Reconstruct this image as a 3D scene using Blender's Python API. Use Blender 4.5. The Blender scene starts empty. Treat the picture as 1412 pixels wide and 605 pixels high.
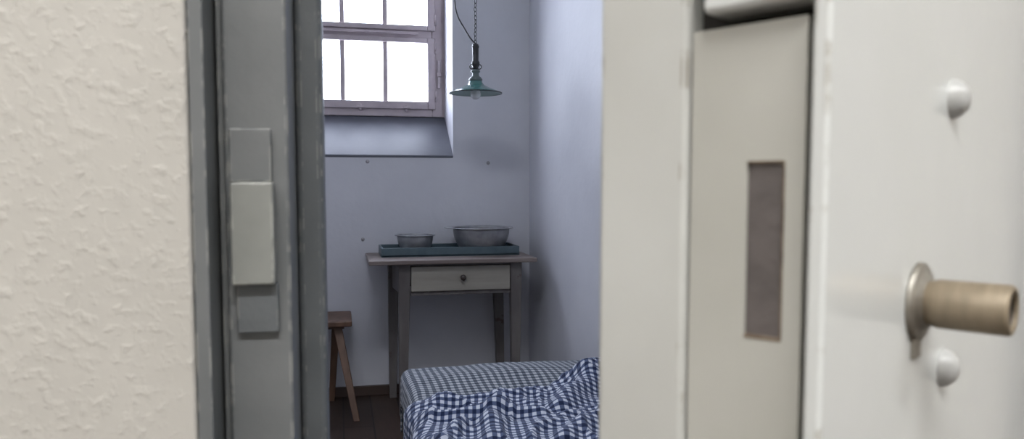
import bpy, bmesh, math
from mathutils import Vector, Matrix, noise

scn = bpy.context.scene
scn.view_settings.view_transform = 'Standard'
scn.view_settings.look = 'None'

# ------------------------------------------------------------------ helpers
def link(o, parent=None):
    scn.collection.objects.link(o)
    if parent: o.parent = parent
    return o

def empty(name, loc=(0,0,0), rotz=0):
    e = bpy.data.objects.new(name, None)
    e.location = loc; e.rotation_euler = (0,0,rotz)
    e.empty_display_size = .05
    return link(e)

def from_bm(name, bm, mat, parent=None, smooth=False, bevel=0, seg=2):
    bmesh.ops.recalc_face_normals(bm, faces=bm.faces)
    me = bpy.data.meshes.new(name); bm.to_mesh(me); bm.free()
    if smooth:
        for p in me.polygons: p.use_smooth = True
    o = bpy.data.objects.new(name, me)
    if mat: me.materials.append(mat)
    link(o, parent)
    if bevel:
        b = o.modifiers.new('bevel','BEVEL'); b.width = bevel; b.segments = seg
        b.limit_method = 'ANGLE'; b.angle_limit = math.radians(40)
        for p in me.polygons: p.use_smooth = True
        b.harden_normals = True
    return o

def add_box(bm, x0,x1,y0,y1,z0,z1):
    v = [bm.verts.new((x,y,z)) for x in (x0,x1) for y in (y0,y1) for z in (z0,z1)]
    for f in ((0,1,3,2),(4,6,7,5),(0,4,5,1),(2,3,7,6),(0,2,6,4),(1,5,7,3)):
        bm.faces.new([v[i] for i in f])

def box(name, b, mat, parent=None, bevel=0, seg=2):
    bm = bmesh.new(); add_box(bm,*b)
    return from_bm(name,bm,mat,parent,bevel=bevel,seg=seg)

def boxes(name, bl, mat, parent=None, bevel=0):
    bm = bmesh.new()
    for b in bl: add_box(bm,*b)
    return from_bm(name,bm,mat,parent,bevel=bevel)

def prism(name, prof, x0, x1, mat, parent=None, bevel=0):
    """YZ profile extruded along X"""
    bm = bmesh.new()
    a=[bm.verts.new((x0,y,z)) for y,z in prof]; b=[bm.verts.new((x1,y,z)) for y,z in prof]
    bm.faces.new(a); bm.faces.new(b[::-1])
    n=len(prof)
    for i in range(n):
        bm.faces.new((a[i],a[(i+1)%n],b[(i+1)%n],b[i]))
    return from_bm(name,bm,mat,parent,bevel=bevel)

def lathe(name, prof, mat, loc=(0,0,0), parent=None, seg=64, axis=None, close=False):
    bm = bmesh.new(); rings=[]
    for r,z in prof:
        if r < 1e-6: rings.append([bm.verts.new((0,0,z))])
        else: rings.append([bm.verts.new((r*math.cos(2*math.pi*i/seg), r*math.sin(2*math.pi*i/seg), z)) for i in range(seg)])
    for a,b in zip(rings[:-1],rings[1:]):
        for i in range(seg):
            j=(i+1)%seg
            if len(a)==1 and len(b)==1: continue
            if len(a)==1: bm.faces.new((a[0],b[i],b[j]))
            elif len(b)==1: bm.faces.new((a[i],a[j],b[0]))
            else: bm.faces.new((a[i],a[j],b[j],b[i]))
    o = from_bm(name,bm,mat,parent,smooth=True)
    o.location = loc
    if axis is not None:
        o.rotation_euler = Vector(axis).to_track_quat('Z','Y').to_euler()
    return o

def frustum(name, p0, s0, p1, s1, mat, parent=None, bevel=0.003):
    """square leg from p0 (half sizes s0) to p1 (half sizes s1)"""
    bm = bmesh.new()
    r=[]
    for p,s in ((p0,s0),(p1,s1)):
        r.append([bm.verts.new((p[0]+sx*s[0],p[1]+sy*s[1],p[2])) for sx,sy in ((-1,-1),(1,-1),(1,1),(-1,1))])
    bm.faces.new(r[0]); bm.faces.new(r[1][::-1])
    for i in range(4): bm.faces.new((r[0][i],r[0][(i+1)%4],r[1][(i+1)%4],r[1][i]))
    return from_bm(name,bm,mat,parent,bevel=bevel)

def curve(name, pts, rad, mat, parent=None, res=3):
    cu = bpy.data.curves.new(name,'CURVE'); cu.dimensions='3D'; cu.bevel_depth=rad; cu.bevel_resolution=res
    s = cu.splines.new('BEZIER'); s.bezier_points.add(len(pts)-1)
    for bp,p in zip(s.bezier_points,pts):
        bp.co=p; bp.handle_left_type='AUTO'; bp.handle_right_type='AUTO'
    o = bpy.data.objects.new(name,cu); cu.materials.append(mat)
    return link(o,parent)

# ------------------------------------------------------------------ materials
def mk(name):
    m = bpy.data.materials.new(name); m.use_nodes=True
    nt=m.node_tree; return m, nt, nt.nodes, nt.links, nt.nodes['Principled BSDF']

def paint(name, c1, c2=None, rough=.5, nscale=6, bump=0, bscale=60, metal=0, spots=None, spot_amt=.7, spec=.5, coat=0, bdist=.004, stretch=None, spot_scale=14, wear=None, wear_r=.0025, wear_scale=70, wear_lo=.50):
    m,nt,N,L,B = mk(name)
    c2 = c2 or tuple(x*.85 for x in c1)
    tc=N.new('ShaderNodeTexCoord'); mp=N.new('ShaderNodeMapping'); L.new(tc.outputs['Object'],mp.inputs[0])
    if stretch: mp.inputs['Scale'].default_value=stretch
    n=N.new('ShaderNodeTexNoise'); n.inputs['Scale'].default_value=nscale; n.inputs['Detail'].default_value=6
    L.new(mp.outputs[0],n.inputs['Vector'])
    r=N.new('ShaderNodeValToRGB'); r.color_ramp.elements[0].position=.3; r.color_ramp.elements[1].position=.7
    r.color_ramp.elements[0].color=(*c2,1); r.color_ramp.elements[1].color=(*c1,1)
    L.new(n.outputs[0],r.inputs[0]); out=r.outputs[0]
    def over(mask,col,base):
        mx=N.new('ShaderNodeMix'); mx.data_type='RGBA'
        L.new(mask,mx.inputs[0]); L.new(base,mx.inputs[6]); mx.inputs[7].default_value=(*col,1)
        return mx.outputs[2]
    if spots:
        n2=N.new('ShaderNodeTexNoise'); n2.inputs['Scale'].default_value=spot_scale; n2.inputs['Detail'].default_value=8
        n2.inputs['Roughness'].default_value=.7
        L.new(tc.outputs['Object'],n2.inputs['Vector'])
        r2=N.new('ShaderNodeValToRGB'); r2.color_ramp.elements[0].position=spot_amt; r2.color_ramp.elements[1].position=spot_amt+.04
        r2.color_ramp.elements[0].color=(0,0,0,1); r2.color_ramp.elements[1].color=(1,1,1,1)
        L.new(n2.outputs[0],r2.inputs[0])
        out=over(r2.outputs[0],spots,out)
    if wear:
        # chipped paint along the edges: bevelled normal deviates from the face normal near an edge
        bv=N.new('ShaderNodeBevel'); bv.samples=4; bv.inputs['Radius'].default_value=wear_r
        ge=N.new('ShaderNodeNewGeometry')
        dt=N.new('ShaderNodeVectorMath'); dt.operation='DOT_PRODUCT'
        L.new(bv.outputs[0],dt.inputs[0]); L.new(ge.outputs['True Normal'],dt.inputs[1])
        iv=N.new('ShaderNodeMath'); iv.operation='SUBTRACT'; iv.inputs[0].default_value=1; L.new(dt.outputs['Value'],iv.inputs[1])
        ml=N.new('ShaderNodeMath'); ml.operation='MULTIPLY'; ml.inputs[1].default_value=14; ml.use_clamp=True; L.new(iv.outputs[0],ml.inputs[0])
        n4=N.new('ShaderNodeTexNoise'); n4.inputs['Scale'].default_value=wear_scale; n4.inputs['Detail'].default_value=5
        L.new(tc.outputs['Object'],n4.inputs['Vector'])
        r4=N.new('ShaderNodeValToRGB'); r4.color_ramp.elements[0].position=wear_lo; r4.color_ramp.elements[1].position=wear_lo+.08
        L.new(n4.outputs[0],r4.inputs[0])
        mm=N.new('ShaderNodeMath'); mm.operation='MULTIPLY'; L.new(ml.outputs[0],mm.inputs[0]); L.new(r4.outputs[0],mm.inputs[1])
        out=over(mm.outputs[0],wear,out)
    L.new(out,B.inputs['Base Color'])
    B.inputs['Roughness'].default_value=rough; B.inputs['Metallic'].default_value=metal
    B.inputs['Specular IOR Level'].default_value=spec
    B.inputs['Coat Weight'].default_value=coat; B.inputs['Coat Roughness'].default_value=.10
    if bump:
        nb=N.new('ShaderNodeTexNoise'); nb.inputs['Scale'].default_value=bscale; nb.inputs['Detail'].default_value=4
        L.new(tc.outputs['Object'],nb.inputs['Vector'])
        bp=N.new('ShaderNodeBump'); bp.inputs['Strength'].default_value=bump; bp.inputs['Distance'].default_value=bdist
        L.new(nb.outputs[0],bp.inputs['Height']); L.new(bp.outputs[0],B.inputs['Normal'])
    return m

def plaster_mat():
    m,nt,N,L,B = mk('rough_plaster')
    tc=N.new('ShaderNodeTexCoord')
    n=N.new('ShaderNodeTexNoise'); n.inputs['Scale'].default_value=140; n.inputs['Detail'].default_value=2; n.inputs['Roughness'].default_value=.4
    v=N.new('ShaderNodeTexNoise'); v.inputs['Scale'].default_value=45; v.inputs['Detail'].default_value=5
    L.new(tc.outputs['Object'],n.inputs['Vector']); L.new(tc.outputs['Object'],v.inputs['Vector'])
    r=N.new('ShaderNodeValToRGB'); r.color_ramp.interpolation='EASE'; r.color_ramp.elements[0].position=.44; r.color_ramp.elements[1].position=.92
    L.new(n.outputs[0],r.inputs[0])
    ad=N.new('ShaderNodeMath'); ad.operation='MULTIPLY_ADD'; ad.inputs[1].default_value=.7
    L.new(v.outputs[0],ad.inputs[0]); L.new(r.outputs[0],ad.inputs[2])
    bp=N.new('ShaderNodeBump'); bp.inputs['Strength'].default_value=.45; bp.inputs['Distance'].default_value=.0018
    L.new(ad.outputs[0],bp.inputs['Height']); L.new(bp.outputs[0],B.inputs['Normal'])
    n3=N.new('ShaderNodeTexNoise'); n3.inputs['Scale'].default_value=9; L.new(tc.outputs['Object'],n3.inputs['Vector'])
    r3=N.new('ShaderNodeValToRGB'); r3.color_ramp.elements[0].color=(.47,.448,.412,1); r3.color_ramp.elements[1].color=(.55,.527,.488,1)
    L.new(n3.outputs[0],r3.inputs[0]); L.new(r3.outputs[0],B.inputs['Base Color'])
    B.inputs['Roughness'].default_value=.75
    return m

def gingham(name, dark, mid, light, period):
    m,nt,N,L,B = mk(name)
    uv=N.new('ShaderNodeUVMap'); sx=N.new('ShaderNodeSeparateXYZ'); L.new(uv.outputs[0],sx.inputs[0])
    outs=[]
    for i in range(2):
        a=N.new('ShaderNodeMath'); a.operation='MULTIPLY'; a.inputs[1].default_value=1/period; L.new(sx.outputs[i],a.inputs[0])
        f=N.new('ShaderNodeMath'); f.operation='FRACT'; L.new(a.outputs[0],f.inputs[0])
        g=N.new('ShaderNodeMath'); g.operation='GREATER_THAN'; g.inputs[1].default_value=.5; L.new(f.outputs[0],g.inputs[0])
        outs.append(g)
    s=N.new('ShaderNodeMath'); s.operation='ADD'; L.new(outs[0].outputs[0],s.inputs[0]); L.new(outs[1].outputs[0],s.inputs[1])
    h=N.new('ShaderNodeMath'); h.operation='MULTIPLY'; h.inputs[1].default_value=.5; L.new(s.outputs[0],h.inputs[0])
    r=N.new('ShaderNodeValToRGB'); r.color_ramp.interpolation='CONSTANT'
    r.color_ramp.elements[0].color=(*light,1); r.color_ramp.elements[0].position=0
    e=r.color_ramp.elements[1]; e.position=.4; e.color=(*mid,1)
    e=r.color_ramp.elements.new(.9); e.color=(*dark,1)
    L.new(h.outputs[0],r.inputs[0]); L.new(r.outputs[0],B.inputs['Base Color'])
    B.inputs['Roughness'].default_value=.9; B.inputs['Specular IOR Level'].default_value=.15
    B.inputs['Sheen Weight'].default_value=.1
    return m

def boards_mat():
    m,nt,N,L,B = mk('floor_boards')
    tc=N.new('ShaderNodeTexCoord')
    br=N.new('ShaderNodeTexBrick'); mp=N.new('ShaderNodeMapping'); mp.inputs['Rotation'].default_value=(0,0,math.pi/2)
    L.new(tc.outputs['Object'],mp.inputs[0]); L.new(mp.outputs[0],br.inputs['Vector'])
    br.inputs['Color1'].default_value=(.050,.030,.022,1); br.inputs['Color2'].default_value=(.075,.045,.032,1)
    br.inputs['Mortar'].default_value=(.012,.008,.006,1); br.inputs['Mortar Size'].default_value=.004
    br.inputs['Brick Width'].default_value=2.4; br.inputs['Row Height'].default_value=.14; br.inputs['Scale'].default_value=1
    n=N.new('ShaderNodeTexNoise'); n.inputs['Scale'].default_value=12; n.inputs['Detail'].default_value=8
    mp2=N.new('ShaderNodeMapping'); mp2.inputs['Scale'].default_value=(6,.5,1); L.new(tc.outputs['Object'],mp2.inputs[0]); L.new(mp2.outputs[0],n.inputs['Vector'])
    mx=N.new('ShaderNodeMix'); mx.data_type='RGBA'; mx.blend_type='MULTIPLY'; mx.inputs[0].default_value=.6
    L.new(br.outputs[0],mx.inputs[6]); L.new(n.outputs[0],mx.inputs[7]); L.new(mx.outputs[2],B.inputs['Base Color'])
    B.inputs['Roughness'].default_value=.55
    return m

M_plaster = plaster_mat()
M_cell   = paint('cell_wall_paint',(.625,.63,.665),(.555,.56,.60),rough=.6,nscale=2.6,bump=.35,bscale=28,bdist=.004)
M_ceil   = paint('ceiling_paint',(.7,.7,.7),(.66,.66,.66),rough=.8)
M_floor  = boards_mat()
M_frame  = paint('frame_grey_paint',(.18,.186,.19),(.142,.15,.154),rough=.42,nscale=14,bump=.35,bscale=50,bdist=.002,spots=(.30,.30,.28),spot_amt=.69,spot_scale=22,wear=(.40,.40,.37),wear_r=.002,wear_lo=.50)
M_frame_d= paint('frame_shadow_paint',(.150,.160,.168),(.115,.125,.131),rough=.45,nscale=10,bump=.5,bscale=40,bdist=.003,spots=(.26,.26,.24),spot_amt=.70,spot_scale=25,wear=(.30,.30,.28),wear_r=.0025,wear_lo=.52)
M_frame_l= paint('frame_lit_paint',(.275,.28,.262),(.22,.226,.212),rough=.4,nscale=25,bump=.2,bscale=80,bdist=.001,wear=(.48,.48,.44),wear_r=.0022,wear_lo=.46)  # lighter copy of the frame paint; keeper box's lit look put into the colour
M_dark   = paint('gap_shade',(.02,.018,.016),rough=.9)  # near-black; shade inside frame and door grooves put into the colour
M_door   = paint('door_white_paint',(.68,.695,.69),(.63,.645,.635),rough=.22,nscale=5,bump=.10,bscale=30,bdist=.002,coat=.6,spots=(.42,.39,.34),spot_amt=.745,spot_scale=16,wear=(.30,.27,.22),wear_r=.002,wear_scale=55,wear_lo=.57)
M_rivet  = paint('rivet_paint',(.50,.505,.50),(.40,.40,.39),rough=.35,nscale=60)
M_dooredge = paint('door_edge_paint',(.58,.585,.565),(.50,.50,.475),rough=.35,nscale=7,bump=.25,bscale=40,bdist=.0015,spots=(.25,.2,.15),spot_amt=.735,spot_scale=18,wear=(.28,.25,.20),wear_r=.0018,wear_scale=50,wear_lo=.56)
M_plate  = paint('lock_plate_paint',(.50,.495,.46),(.42,.415,.375),rough=.38,nscale=9,bump=.3,bscale=50,bdist=.0015,spots=(.25,.2,.15),spot_amt=.70,spot_scale=26)
M_bolt   = paint('lock_bolt_steel',(.135,.117,.113),(.10,.087,.084),rough=.6,nscale=60,bump=.2,bscale=150)
M_rust   = paint('rusty_edge',(.10,.065,.04),(.25,.20,.15),rough=.8,nscale=160)
M_brass  = paint('aged_brass',(.29,.235,.165),(.20,.16,.11),rough=.5,nscale=50,metal=.3,stretch=(1,1,4))
M_bore   = paint('spindle_bore',(.05,.04,.03),rough=.7)
M_steel  = paint('tarnished_steel',(.40,.38,.34),(.17,.145,.115),rough=.4,nscale=60,metal=.6)
M_win    = paint('window_frame_paint',(.46,.395,.41),(.38,.325,.34),rough=.5,nscale=12,bump=.2,bscale=60,bdist=.002,wear=(.20,.16,.15),wear_r=.004,wear_scale=25,wear_lo=.54)
M_sill   = paint('sill_grey_paint',(.13,.137,.16),(.105,.11,.132),rough=.5,nscale=5,bump=.2,bscale=30,bdist=.003,spec=.3)
M_base   = paint('baseboard_brown',(.07,.045,.035),rough=.5)
M_table  = paint('table_worn_grey',(.165,.15,.142),(.095,.083,.078),rough=.55,nscale=14,bump=.3,bscale=60,bdist=.001,stretch=(1,1,.25),spots=(.09,.06,.045),spot_amt=.60)
M_ttop   = paint('table_top_wood',(.24,.20,.18),(.15,.118,.105),rough=.45,nscale=10,stretch=(.3,4,1),bump=.2,bscale=70,bdist=.001)
M_drawer = paint('drawer_cream',(.35,.325,.275),(.27,.25,.21),rough=.5,nscale=10,stretch=(.4,1,3))
M_knobw  = paint('knob_dark_wood',(.06,.045,.04),rough=.4)
M_tray   = paint('tray_teal',(.085,.125,.145),(.06,.095,.11),rough=.4,nscale=20)
M_alu    = paint('aluminium_bowl',(.40,.405,.42),(.27,.275,.29),rough=.40,nscale=25,metal=.6)
M_stool  = paint('stool_brown_wood',(.17,.095,.06),(.10,.055,.035),rough=.5,nscale=12,stretch=(3,3,.4))
M_enamel = paint('enamel_green',(.05,.17,.155),(.04,.13,.12),rough=.2,nscale=8,coat=.5)
M_enam_in= paint('enamel_inside',(.42,.55,.52),rough=.3)
M_black  = paint('bakelite_black',(.015,.015,.017),rough=.35)
M_cap    = paint('lamp_cap_grey',(.10,.13,.13),rough=.4)
M_bulb,_,_,_,Bb = mk('bulb_frosted'); Bb.inputs['Base Color'].default_value=(.8,.82,.82,1); Bb.inputs['Roughness'].default_value=.15
M_bedfr  = paint('bed_steel_blue',(.05,.11,.14),(.035,.08,.10),rough=.4)
M_matt   = gingham('gingham_mattress',(.026,.033,.052),(.12,.14,.17),(.40,.41,.43),.025)
M_duvet  = gingham('gingham_duvet',(.014,.022,.06),(.085,.11,.19),(.54,.57,.64),.0225)
M_mark   = paint('nail_plug',(.42,.40,.41),rough=.8)

M_glass = bpy.data.materials.new('window_glass'); M_glass.use_nodes=True
nt=M_glass.node_tree; nt.nodes.clear()
o_=nt.nodes.new('ShaderNodeOutputMaterial'); t_=nt.nodes.new('ShaderNodeBsdfTransparent'); g_=nt.nodes.new('ShaderNodeBsdfGlossy'); x_=nt.nodes.new('ShaderNodeMixShader')
t_.inputs[0].default_value=(.95,.96,.97,1); g_.inputs['Roughness'].default_value=.1; x_.inputs[0].default_value=.05
nt.links.new(t_.outputs[0],x_.inputs[1]); nt.links.new(g_.outputs[0],x_.inputs[2]); nt.links.new(x_.outputs[0],o_.inputs[0])

# ------------------------------------------------------------------ room shell
H=2.9
XL,XR=-1.0,1.035
YB=4.15
box('floor',(-3,3,-1.9,4.7,-.1,0),M_floor)
box('ceiling',(-3,3,-1.9,4.7,H,H+.12),M_ceil)
box('wall_left',(XL-.25,XL,1.0,YB+.5,0,H),M_cell)
box('wall_right',(XR,XR+.25,1.0,YB+.5,0,H),M_cell)
NL,NR=-.555,.605
ZS0,ZS1,ZT=1.300,1.535,2.66
bm=bmesh.new()
add_box(bm,XL-.25,NL,YB,YB+.5,0,H)
add_box(bm,NR,XR+.25,YB,YB+.5,0,H)
add_box(bm,NL,NR,YB,YB+.5,ZT,H)
add_box(bm,NL,NR,YB,YB+.5,0,ZS0-.012)
from_bm('wall_back',bm,M_cell)
prism('trim_sill',[(YB-.004,ZS0-.012),(YB-.004,ZS0),(YB+.33,ZS1),(YB+.5,ZS1),(YB+.5,ZS0-.012)],NL,NR,M_sill,bevel=.003)
box('baseboard_back',(XL,XR,YB-.018,YB,0,.055),M_base,bevel=.004)
box('baseboard_right',(XR-.018,XR,1.0,YB-.018,0,.055),M_base,bevel=.004)
box('baseboard_left',(XL,XL+.018,1.0,YB-.018,0,.055),M_base,bevel=.004)
for i,(x,z) in enumerate(((.145,1.265),(.80,1.262),(.115,.85))):
    lathe('wall_nail',[(0,0),(.010,0),(.009,.002),(.004,.003),(.003,.006),(0,.007)],M_mark,(x,YB,z),axis=(0,-1,0),seg=16)

# front wall between corridor and cell (rough plaster)
bm=bmesh.new()
add_box(bm,-3,-.1005,.56,1.05,0,H)
add_box(bm,.905,3,.60,1.05,0,H)
add_box(bm,-.1005,.905,.60,1.05,2.12,H)
from_bm('wall_front',bm,M_plaster,bevel=.003)
box('wall_corridor_back',(-3,3,-1.9,-1.75,0,H),M_plaster)
box('wall_corridor_left',(-3.1,-2.95,-1.75,.56,0,H),M_plaster)
box('wall_corridor_right',(2.95,3.1,-1.75,.60,0,H),M_plaster)

# ------------------------------------------------------------------ window
w=empty('window_1')
WY=YB+.35
FL,FR=-.54,.592
cols=[.505,.264,.024,-.216,-.456]
rows=[(1.622,1.955),(2.055,2.39)]
bm=bmesh.new()
F0,F1=WY-.03,WY+.04
add_box(bm,FL,FL+.06,F0,F1,ZS1,ZT); add_box(bm,FR-.06,FR,F0,F1,ZS1,ZT)
add_box(bm,FL+.06,FR-.06,F0,F1,ZS1,ZS1+.055); add_box(bm,FL+.06,FR-.06,F0,F1,1.975,2.035)
add_box(bm,FL+.06,FR-.06,F0,F1,2.41,ZT)
from_bm('outer_frame',bm,M_win,w,bevel=.004)
box('reveal_filler_right',(FR,NR,F0+.01,F1,ZS1,ZT),M_win,w)
box('reveal_filler_left',(NL,FL,F0+.01,F1,ZS1,ZT),M_win,w)
for k,(z0,z1) in enumerate(rows):
    bm=bmesh.new()
    a,b=FL+.042,FR-.042
    lo=z0-.045 if k==0 else z0-.03; hi=z1+.03 if k==0 else z1+.035
    S0,S1=WY-.045,WY+.005
    add_box(bm,a,cols[-1]-.0,S0,S1,lo,hi); add_box(bm,cols[0],b,S0,S1,lo,hi)
    add_box(bm,cols[-1],cols[0],S0,S1,lo,z0); add_box(bm,cols[-1],cols[0],S0,S1,z1,hi)
    from_bm('sash_%d'%k,bm,M_win,w,bevel=.005)
    bm=bmesh.new()
    for c in cols[1:-1]: add_box(bm,c-.013,c+.013,S0+.015,S1-.005,z0,z1)
    from_bm('glazing_bars_%d'%k,bm,M_win,w,bevel=.003)
    box('pane_%d'%k,(cols[-1],cols[0],WY-.012,WY-.009,z0,z1),M_glass,w)
    for zz in (z0+.03,z1-.03):
        lathe('hinge',[(0,-.03),(.006,-.03),(.006,.03),(0,.03)],M_win,(FR-.041,WY-.048,zz),w,seg=16)
for xx in (.38,.12,-.2):
    boxes('catch',[(xx-.006,xx+.006,WY-.06,WY-.03,1.565,1.60),(xx-.02,xx+.02,WY-.066,WY-.056,1.578,1.588)],M_win,w,bevel=.002)
boxes('rail_bar',[(-.4,.45,WY-.062,WY-.046,2.000,2.012)],M_win,w,bevel=.003)
boxes('turn_latch',[(FR-.03,FR-.012,WY-.05,WY-.028,1.70,1.86),(FR-.035,FR-.008,WY-.056,WY-.045,1.765,1.79)],M_win,w,bevel=.003)

# ------------------------------------------------------------------ door frame
df=empty('door_frame')
boxes('outer_angle',[(-.1005,-.0900,.563,.70,0,2.12)],M_frame,df,bevel=.0015)
boxes('gap',[(-.0900,-.0885,.635,.70,0,2.12)],M_dark,df)  # dark strip stands in for the shade between angle and post
boxes('post_lip',[(-.0886,-.0835,.608,.72,0,2.11)],M_frame,df,bevel=.0015)
boxes('post',[(-.0835,-.037,.60,.72,0,2.10)],M_frame,df,bevel=.003)
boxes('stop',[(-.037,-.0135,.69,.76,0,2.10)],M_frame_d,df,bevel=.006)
boxes('reveal_lining',[(-.1005,-.030,.72,1.05,0,2.12)],M_frame,df,bevel=.003)
boxes('head',[(-.037,.865,.60,.70,2.05,2.12)],M_frame,df,bevel=.004)
boxes('hinge_post',[(.865,.905,.60,1.05,0,2.12)],M_frame,df,bevel=.004)
boxes('keeper_upper',[(-.0795,-.0495,.595,.61,1.142,1.182)],M_frame,df,bevel=.0015)
boxes('keeper_box',[(-.0788,-.0478,.585,.61,1.066,1.1425)],M_frame_l,df,bevel=.0025)
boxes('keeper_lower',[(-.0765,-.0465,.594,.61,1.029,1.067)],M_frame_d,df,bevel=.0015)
for zz in (.5,1.75,.92):
    lathe('screw',[(0,.003),(.003,.0025),(.0045,0),(0,0)],M_frame,(-.045,.600,zz),df,axis=(0,-1,0),seg=16)

# ------------------------------------------------------------------ open steel door (hinged on the right)
TH=math.radians(33)
d=empty('door_1',(.171,.247,0),TH)
boxes('core',[(.014,.79,.003,.1,.02,2.02)],M_dark,d)
boxes('inner_leaf',[(.003,.80,.0575,.105,.02,2.02)],M_dooredge,d,bevel=.004)
boxes('outer_sheet',[(-.004,.80,-.004,.003,.02,2.02)],M_door,d,bevel=.002)
s0,s1,z0,z1=.0155,.0308,1.080,1.149
a0,a1,p0,p1=.0078,.0560,.02,1.203
boxes('lock_edge_plate',[(.004,.05,a0,s0,p0,p1),(.004,.05,s1,a1,p0,p1),(.004,.05,s0,s1,p0,z0),(.004,.05,s0,s1,z1,p1)],M_plate,d)
box('lock_slot_lining',(.0037,.006,s0-.0003,s0+.0004,z0,z1),M_rust,d)
box('lock_slot_lining_b',(.0037,.006,s0,s1,z0-.0009,z0+.0005),M_rust,d)
box('lock_slot_lining_c',(.0037,.006,s0,s1,z1-.0004,z1+.0005),M_rust,d)
box('lock_bolt',(.0052,.06,s0,s1,z0,z1),M_bolt,d)
boxes('edge_upper_block',[(-.004,.06,.0045,.048,1.2075,2.02)],M_door,d,bevel=.003)
dome=[(0,.0080),(.003,.0077),(.006,.0064),(.0085,.0037),(.0096,.0012),(.0098,0)]
for u in (.148,.43,.70):
    for zz in (1.1825,1.0476,.35,1.75):
        lathe('rivet',dome,M_rivet,(u,-.004,zz),d,axis=(0,-1,0),seg=32)
lathe('rose',[(0,.0),(.0185,0),(.0185,.0015),(.0165,.0028),(.013,.003),(.012,.005),(0,.005)],M_steel,(.1045,-.004,1.086),d,axis=(0,-1,0),seg=48)
lathe('spindle',[(.0095,.0),(.0105,.006),(.0112,.008),(.0112,.0355),(.0105,.037),(.0085,.037),(.0080,.0355)],M_brass,(.1045,-.005,1.086),d,axis=(0,-1,0),seg=48)
lathe('spindle_bore',[(.0080,.0356),(.0080,.018),(0,.018)],M_bore,(.1045,-.005,1.086),d,axis=(0,-1,0),seg=48)
boxes('rose_tab',[(.0965,.1065,-.006,-.003,1.060,1.073)],M_steel,d,bevel=.001)
for zz in (.3,1.75):
    lathe('hinge_barrel',[(0,-.06),(.012,-.06),(.012,.06),(0,.06)],M_door,(.803,-.002,zz),d,seg=24)

# ------------------------------------------------------------------ table
t=empty('wooden_table')
TX0,TX1,TY0,TY1,TZ=.127,.955,3.66,4.125,.779
box('top',(TX0,TX1,TY0,TY1,TZ-.022,TZ),M_ttop,t,bevel=.005)
lz=TZ-.022
fl=(.300,3.725); fr=(.856,3.725); bl=(.270,4.08); br=(.835,4.08)
for nm,(x,y),dx in (('leg_fl',fl,-.012),('leg_fr',fr,.0),('leg_bl',bl,-.008),('leg_br',br,.02)):
    frustum(nm,(x,y,lz),(.029,.026),(x+dx,y,0),(.019,.019),M_table,t)
box('apron_front_top',(.329,.827,3.712,3.735,.745,lz),M_table,t,bevel=.002)
box('apron_front_bottom',(.329,.827,3.712,3.735,.600,.618),M_table,t,bevel=.002)
box('drawer_front',(.331,.825,3.700,3.722,.620,.743),M_drawer,t,bevel=.004)
box('drawer_box',(.345,.81,3.722,4.02,.63,.735),M_table,t)
bm=bmesh.new()
for (a,b) in ((fl,bl),(fr,br)):
    vs=[]
    for (p,zz) in ((a,.60),(b,.60),(b,lz),(a,lz)):
        vs.append(bm.verts.new((p[0]-.01,p[1],zz)))
    ws=[bm.verts.new((v.co.x+.02,v.co.y,v.co.z)) for v in vs]
    bm.faces.new(vs); bm.faces.new(ws[::-1])
    for i in range(4): bm.faces.new((vs[i],vs[(i+1)%4],ws[(i+1)%4],ws[i]))
from_bm('apron_sides',bm,M_table,t)
box('apron_back',(.28,.84,4.07,4.09,.60,lz),M_table,t)
lathe('drawer_knob',[(0,.026),(.008,.025),(.014,.020),(.015,.015),(.010,.008),(.007,0),(0,0)],M_knobw,(.585,3.700,.686),t,axis=(0,-1,0),seg=32)

# tray
tr=empty('serving_tray')
X0,X1,Y0,Y1=.196,.905,3.84,4.105
boxes('base',[(X0,X1,Y0,Y1,TZ,TZ+.008)],M_tray,tr)
boxes('rims',[(X0,X1,Y0,Y0+.012,TZ,TZ+.046),(X0,X1,Y1-.012,Y1,TZ,TZ+.046),(X0,X0+.012,Y0+.012,Y1-.012,TZ,TZ+.046),(X1-.012,X1,Y0+.012,Y1-.012,TZ,TZ+.046)],M_tray,tr,bevel=.003)

def bowl(name,loc,R,rb,h,flange,parent=None):
    """rounded bowl: flat foot, quarter-ellipse flank, rolled rim"""
    t_=.0022
    n=16
    out=[(0,0),(rb*.9,0)]
    for i in range(n+1):
        a=math.pi/2*i/n
        out.append((rb+(R-rb)*math.sin(a), .002+(h-.002)*(1-math.cos(a))**.8))
    out+= [(R+flange,h+.001),(R+flange+.003,h),(R+flange+.0035,h+.003),(R+flange,h+.005),(R-.001,h+.003)]
    for i in range(n,-1,-1):
        a=math.pi/2*i/n
        out.append((rb-t_+(R-rb)*math.sin(a), .005+(h-.005)*(1-math.cos(a))**.8))
    out.append((0,.005))
    return lathe(name,out,M_alu,loc,parent,seg=72)
bowl('metal_bowl',(.378,3.975,TZ+.008),.094,.052,.092,.008)
wb=empty('wash_basin',(0,0,0))
bowl('basin_body',(.727,3.968,TZ+.008),.150,.085,.127,.016,wb)
boxes('lug',[(.727-.192,.727-.152,3.93,4.0,TZ+.1355,TZ+.1395)],M_alu,wb,bevel=.0015)

# ------------------------------------------------------------------ stool
s=empty('wooden_stool')
box('seat',(-.30,.047,3.76,4.08,.450,.478),M_stool,s,bevel=.006)
for nm,p,q in (('leg_1',(-.025,3.84,.452),(.062,3.70,0)),('leg_2',(-.23,3.84,.452),(-.33,3.72,0)),('leg_3',(-.03,4.0,.452),(-.06,4.08,0)),('leg_4',(-.23,4.0,.452),(-.32,4.09,0))):
    frustum(nm,p,(.021,.021),q,(.015,.015),M_stool,s,bevel=.004)
boxes('batten',[(-.26,.01,3.82,3.87,.430,.451),(-.26,.01,3.97,4.02,.430,.451)],M_stool,s,bevel=.003)

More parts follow.
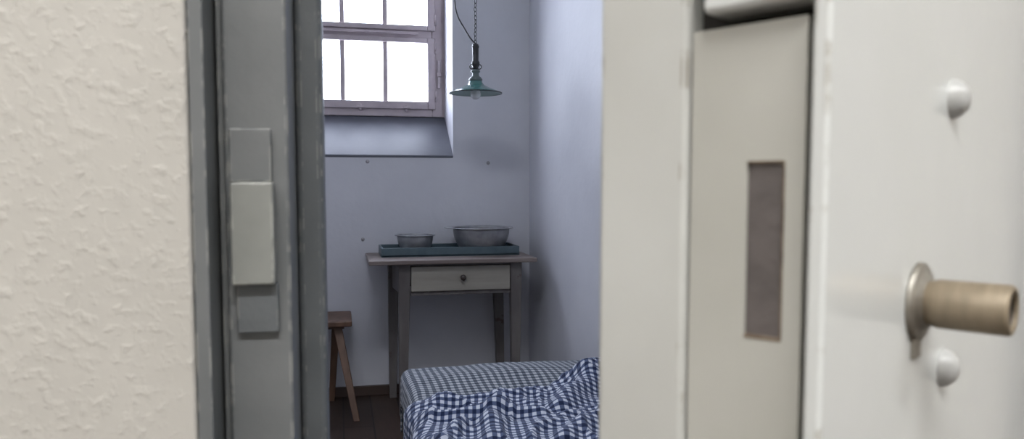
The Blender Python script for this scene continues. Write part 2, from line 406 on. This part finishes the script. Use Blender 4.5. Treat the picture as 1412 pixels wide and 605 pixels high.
# ------------------------------------------------------------------ pendant lamp
lp=empty('pendant_lamp')
LX,LY=.652,3.70
zr=1.586
sh=lathe('shade',[(.128,0),(.124,.004),(.10,.014),(.07,.026),(.045,.038),(.034,.050),(.030,.062)],M_enamel,(LX,LY,zr),lp)
lathe('shade_lining',[(.1265,.0005),(.123,.0025),(.10,.0120),(.07,.024),(.045,.036),(.033,.046)],M_enam_in,(LX,LY,zr),lp)
lathe('shade_lip',[(.1265,-.001),(.1295,-.001),(.1295,.003),(.1265,.003),(.1265,-.001)],M_black,(LX,LY,zr),lp)
lathe('cap',[(.0,.058),(.032,.058),(.034,.066),(.026,.078),(.018,.082),(.016,.096),(.022,.102),(.022,.108),(.012,.115),(0,.116)],M_cap,(LX,LY,zr),lp,seg=32)
lathe('socket',[(0,.11),(.012,.11),(.014,.125),(.020,.135),(.020,.150),(.015,.156),(.0155,.215),(.018,.222),(.014,.236),(0,.238)],M_black,(LX,LY,zr),lp,seg=32)
lathe('bulb',[(0,-.030),(.012,-.028),(.022,-.018),(.026,-.004),(.022,.012),(.014,.026),(.013,.05),(0,.05)],M_bulb,(LX,LY,zr),lp,seg=32)
bm=bmesh.new()
def torus(bm,c,R,r,M,su=16,sv=6,sy=1.0):
    vs=[[bm.verts.new(Vector(c)+M@Vector(((R+r*math.cos(2*math.pi*j/sv))*math.cos(2*math.pi*i/su),(R*sy+r*math.cos(2*math.pi*j/sv))*math.sin(2*math.pi*i/su),r*math.sin(2*math.pi*j/sv)))) for j in range(sv)] for i in range(su)]
    for i in range(su):
        for j in range(sv):
            bm.faces.new((vs[i][j],vs[(i+1)%su][j],vs[(i+1)%su][(j+1)%sv],vs[i][(j+1)%sv]))
for q in (-1,1):
    torus(bm,(LX+q*.018,LY,zr+.128),.011,.0025,Matrix.Rotation(math.pi/2,3,'X'))
z=zr+.245; k=0
while z<H-.01:
    M=Matrix.Rotation(math.pi/2,3,'X')
    M=Matrix.Rotation((k%2)*math.pi/2+.5,3,'Z')@M
    torus(bm,(LX-.001*math.sin(k),LY,z),.0068,.0021,M,12,6,sy=1.7)
    z+=.0195; k+=1
from_bm('chain',bm,M_black,lp,smooth=True)
curve('cord',[(LX+.002,LY-.005,zr+.235),(LX-.022,LY,zr+.26),(LX-.055,LY,zr+.31),(LX-.088,LY,zr+.37),(LX-.102,LY,zr+.46),(LX-.10,LY,zr+.60),(LX-.06,LY,zr+.9),(LX-.01,LY,zr+1.2),(LX,LY,H-.01)],.0036,M_black,lp)
lathe('ceiling_hook',[(0,0),(.03,0),(.03,.015),(.01,.03),(0,.03)],M_cap,(LX,LY,H-.03),lp,seg=24)

# ------------------------------------------------------------------ bed
bd=empty('bed')
BX0,BX1,BY0,BY1=.215,1.01,1.15,2.80
boxes('rails',[(BX0,BX0+.035,BY0,BY1-.0,.31,.355),(BX1-.035,BX1,BY0,BY1,.31,.355),(BX0,BX1,BY1-.035,BY1,.31,.355),(BX0,BX1,BY0,BY0+.035,.31,.355)],M_bedfr,bd,bevel=.004)
boxes('legs',[(x,x+.035,y,y+.035,0,.32) for x in (BX0,BX1-.035) for y in (BY0,BY1-.035)],M_bedfr,bd,bevel=.004)
boxes('slats',[(BX0+.03,BX1-.03,y/10,y/10+.06,.335,.35) for y in range(12,28,2)],M_bedfr,bd)

def cloth(name, x_in, x_edge, hang, y0, y1, zfun, disp, mat, nx=150, ny=240, ythang=0, edgew=None, thick=.012, hangw=None):
    R=.035
    Ltop=x_in-x_edge-R
    Larc=R*math.pi/2
    Ltot=Ltop+Larc+hang
    LtopY=y1-y0-R
    LtotY=LtopY+Larc+ythang if ythang else y1-y0
    bm=bmesh.new(); uvl=bm.loops.layers.uv.new('UVMap')
    grid=[]; uvs={}
    for j in range(ny+1):
        row=[]
        tv=LtotY*j/ny
        for i in range(nx+1):
            sv=Ltot*i/nx
            yoff = edgew(sv) if edgew else 0
            if sv<Ltop: x=x_in-sv; dz=0; n=Vector((0,0,1))
            elif sv<Ltop+Larc:
                a=(sv-Ltop)/R; x=x_edge+R-R*math.sin(a); dz=-(R-R*math.cos(a)); n=Vector((-math.sin(a),0,math.cos(a)))
            else:
                h=sv-Ltop-Larc
                hs=hangw(tv) if hangw else 1
                x=x_edge; dz=-R-h*hs; n=Vector((-1,0,0))
                if hangw: x-=.25*h*max(0,nz(tv,0,4,7))
            if ythang and tv>LtopY:
                if tv<LtopY+Larc:
                    a=(tv-LtopY)/R; y=y0+LtopY+R*math.sin(a); dz-= (R-R*math.cos(a))
                    n=(n+Vector((0,math.sin(a)*1.5,0))).normalized()
                else:
                    y=y1; dz-=R+(tv-LtopY-Larc); n=Vector((0,1,0))
            else: y=y0+tv
            k=tv/LtotY
            y+=yoff*k
            zz=zfun(x,y)
            p=Vector((x,y,zz+dz))+n*disp(sv,tv,x,y)
            v=bm.verts.new(p); row.append(v)
            wob=.016 if hangw else .008
            uu=sv+wob*noise.noise(Vector((sv*4,tv*4,3))); vv=tv+yoff*k+wob*noise.noise(Vector((sv*4,tv*4,7)))
            if hangw: uu,vv=uu*.985+vv*.17,vv*.985-uu*.17
            uvs[v]=(uu,vv)
        grid.append(row)
    for j in range(ny):
        for i in range(nx):
            f=bm.faces.new((grid[j][i],grid[j][i+1],grid[j+1][i+1],grid[j+1][i]))
            for l in f.loops: l[uvl].uv=uvs[l.vert]
    bmesh.ops.recalc_face_normals(bm,faces=bm.faces)
    me=bpy.data.meshes.new(name); bm.to_mesh(me); bm.free()
    for p in me.polygons: p.use_smooth=True
    me.materials.append(mat)
    o=bpy.data.objects.new(name,me); link(o,bd)
    sm=o.modifiers.new('thick','SOLIDIFY'); sm.thickness=thick; sm.offset=0
    return o

def nz(x,y,z=0,s=1): return noise.noise(Vector((x*s,y*s,z)))
def ridge(x,y,z,s): 
    return (1-abs(noise.noise(Vector((x*s,y*s,z))))*2.2)
box('mattress_core',(BX0+.02,BX1-.015,BY0+.02,BY1-.02,.352,.446),M_matt,bd,bevel=.02)
def zf1(x,y): return .463+.008*nz(x,y,1,3)+.022*math.exp(-((x-.6)/.28)**2)*math.exp(-((y-2.6)/.15)**2)
def d1(s,t,x,y): return .003*nz(s,t,5,12)
cloth('mattress_cover',BX1-.002,BX0-.005,.09,1.9,BY1+.01,zf1,d1,M_matt,nx=120,ny=90,ythang=.08,thick=.006)
def fold(x,y,x0,y0,x1,y1,wd,h):
    """a soft crease ridge along the segment (x0,y0)-(x1,y1)"""
    dx,dy=x1-x0,y1-y0; L2=dx*dx+dy*dy
    t=max(0,min(1,((x-x0)*dx+(y-y0)*dy)/L2))
    dd=math.hypot(x-x0-t*dx,y-y0-t*dy)
    return h*math.exp(-(dd/wd)**2)
def zf2(x,y):
    base=.481+.012*nz(x,y,9,2.5)
    base+=.070*math.exp(-((x-.92)/.15)**2-((y-2.38)/.13)**2)
    xx=x+.03*nz(x,y,21,6); yy=y+.04*nz(x,y,22,6)
    for f in ((.82,2.42,.62,2.10,.035,.034),(.60,2.26,.30,2.22,.030,.022),(.95,2.22,.70,1.95,.035,.032),
              (.55,2.05,.25,2.10,.028,.026),(.45,2.18,.36,1.85,.025,.022),(.85,2.05,.55,1.80,.035,.03),(.30,2.0,.22,1.8,.02,.018)):
        base+=fold(xx,yy,*f)
    return base
def d2(s,t,x,y):
    w1=nz(x+.3*y,y*1.0,2,2.0)*.25
    f=.010*max(0,ridge(x*1.3+w1,y*.75+w1,4,3.4))**2
    f+=.012*max(0,ridge(x*.6-y*.5+w1,y+x*.6,11,5.0))**3
    f+=.010*max(0,ridge(x*1.6+y*.7+w1,y*.8-x*.7,17,6.0))**4
    f+=.0022*nz(x,y,6,22)
    return f-.003
def ew(s):
    k=min(1,max(0,(s-.15)/.45)); k=k*k*(3-2*k)
    return .10-.20*k+.02*math.sin(s*14)+.03*nz(s,0,3,9)
def hw(t): return 1+.5*nz(t,0,8,4)
cloth('duvet',BX1-.004,BX0-.020,.13,1.2,2.40,zf2,d2,M_duvet,nx=220,ny=320,edgew=ew,ythang=.0001,thick=.012,hangw=hw)

# ------------------------------------------------------------------ lights
wd=bpy.data.worlds.new('overcast_sky'); scn.world=wd; wd.use_nodes=True
bg=wd.node_tree.nodes['Background']; bg.inputs[0].default_value=(.80,.86,1,1); bg.inputs[1].default_value=22
pl=bpy.data.lights.new('window_portal','AREA'); pl.shape='RECTANGLE'; pl.size=1.1; pl.size_y=1.1; pl.cycles.is_portal=True
po=bpy.data.objects.new('window_portal',pl); po.location=(.025,WY+.06,2.05); po.rotation_euler=(math.radians(-90),0,0); link(po)

def ceil_light(name,x0,x1,y0,y1,power,col):
    c=empty(name)
    box('housing',(x0,x1,y0,y1,H-.06,H),M_ceil,c,bevel=.01)
    al=bpy.data.lights.new('tube','AREA'); al.shape='RECTANGLE'; al.size=x1-x0-.04; al.size_y=y1-y0-.04; al.energy=power; al.color=col
    ao=bpy.data.objects.new('tube',al); ao.location=((x0+x1)/2,(y0+y1)/2,H-.065); link(ao,c)
ceil_light('corridor_ceiling_light',-.7,.7,-1.0,-.8,56,(1,.995,.985))
ceil_light('corridor_fill_left',-2.5,-1.1,-1.0,-.8,34,(1,.99,.975))  # added fill from the left, brightens the door's edge face
ceil_light('corridor_fill_right',1.1,2.5,-1.0,-.8,32,(1,1,1))  # added fill from the right, brightens the door's outer face
ceil_light('cell_fill_light',-.45,.25,1.5,1.8,20,(.86,.90,1))  # added fill light, out of view, brightens the back wall and bed

# ------------------------------------------------------------------ camera
cd=bpy.data.cameras.new('camera'); cam=bpy.data.objects.new('camera',cd); link(cam)
cd.sensor_width=36; cd.lens=1050/1412*36; cd.clip_start=.01
cd.shift_y=26/1412
cam.location=(0,0,1.14)
cam.rotation_euler=(math.radians(90-4.0),0,math.radians(-12.7))
cd.dof.use_dof=True; cd.dof.focus_distance=3.8; cd.dof.aperture_fstop=11
scn.camera=cam
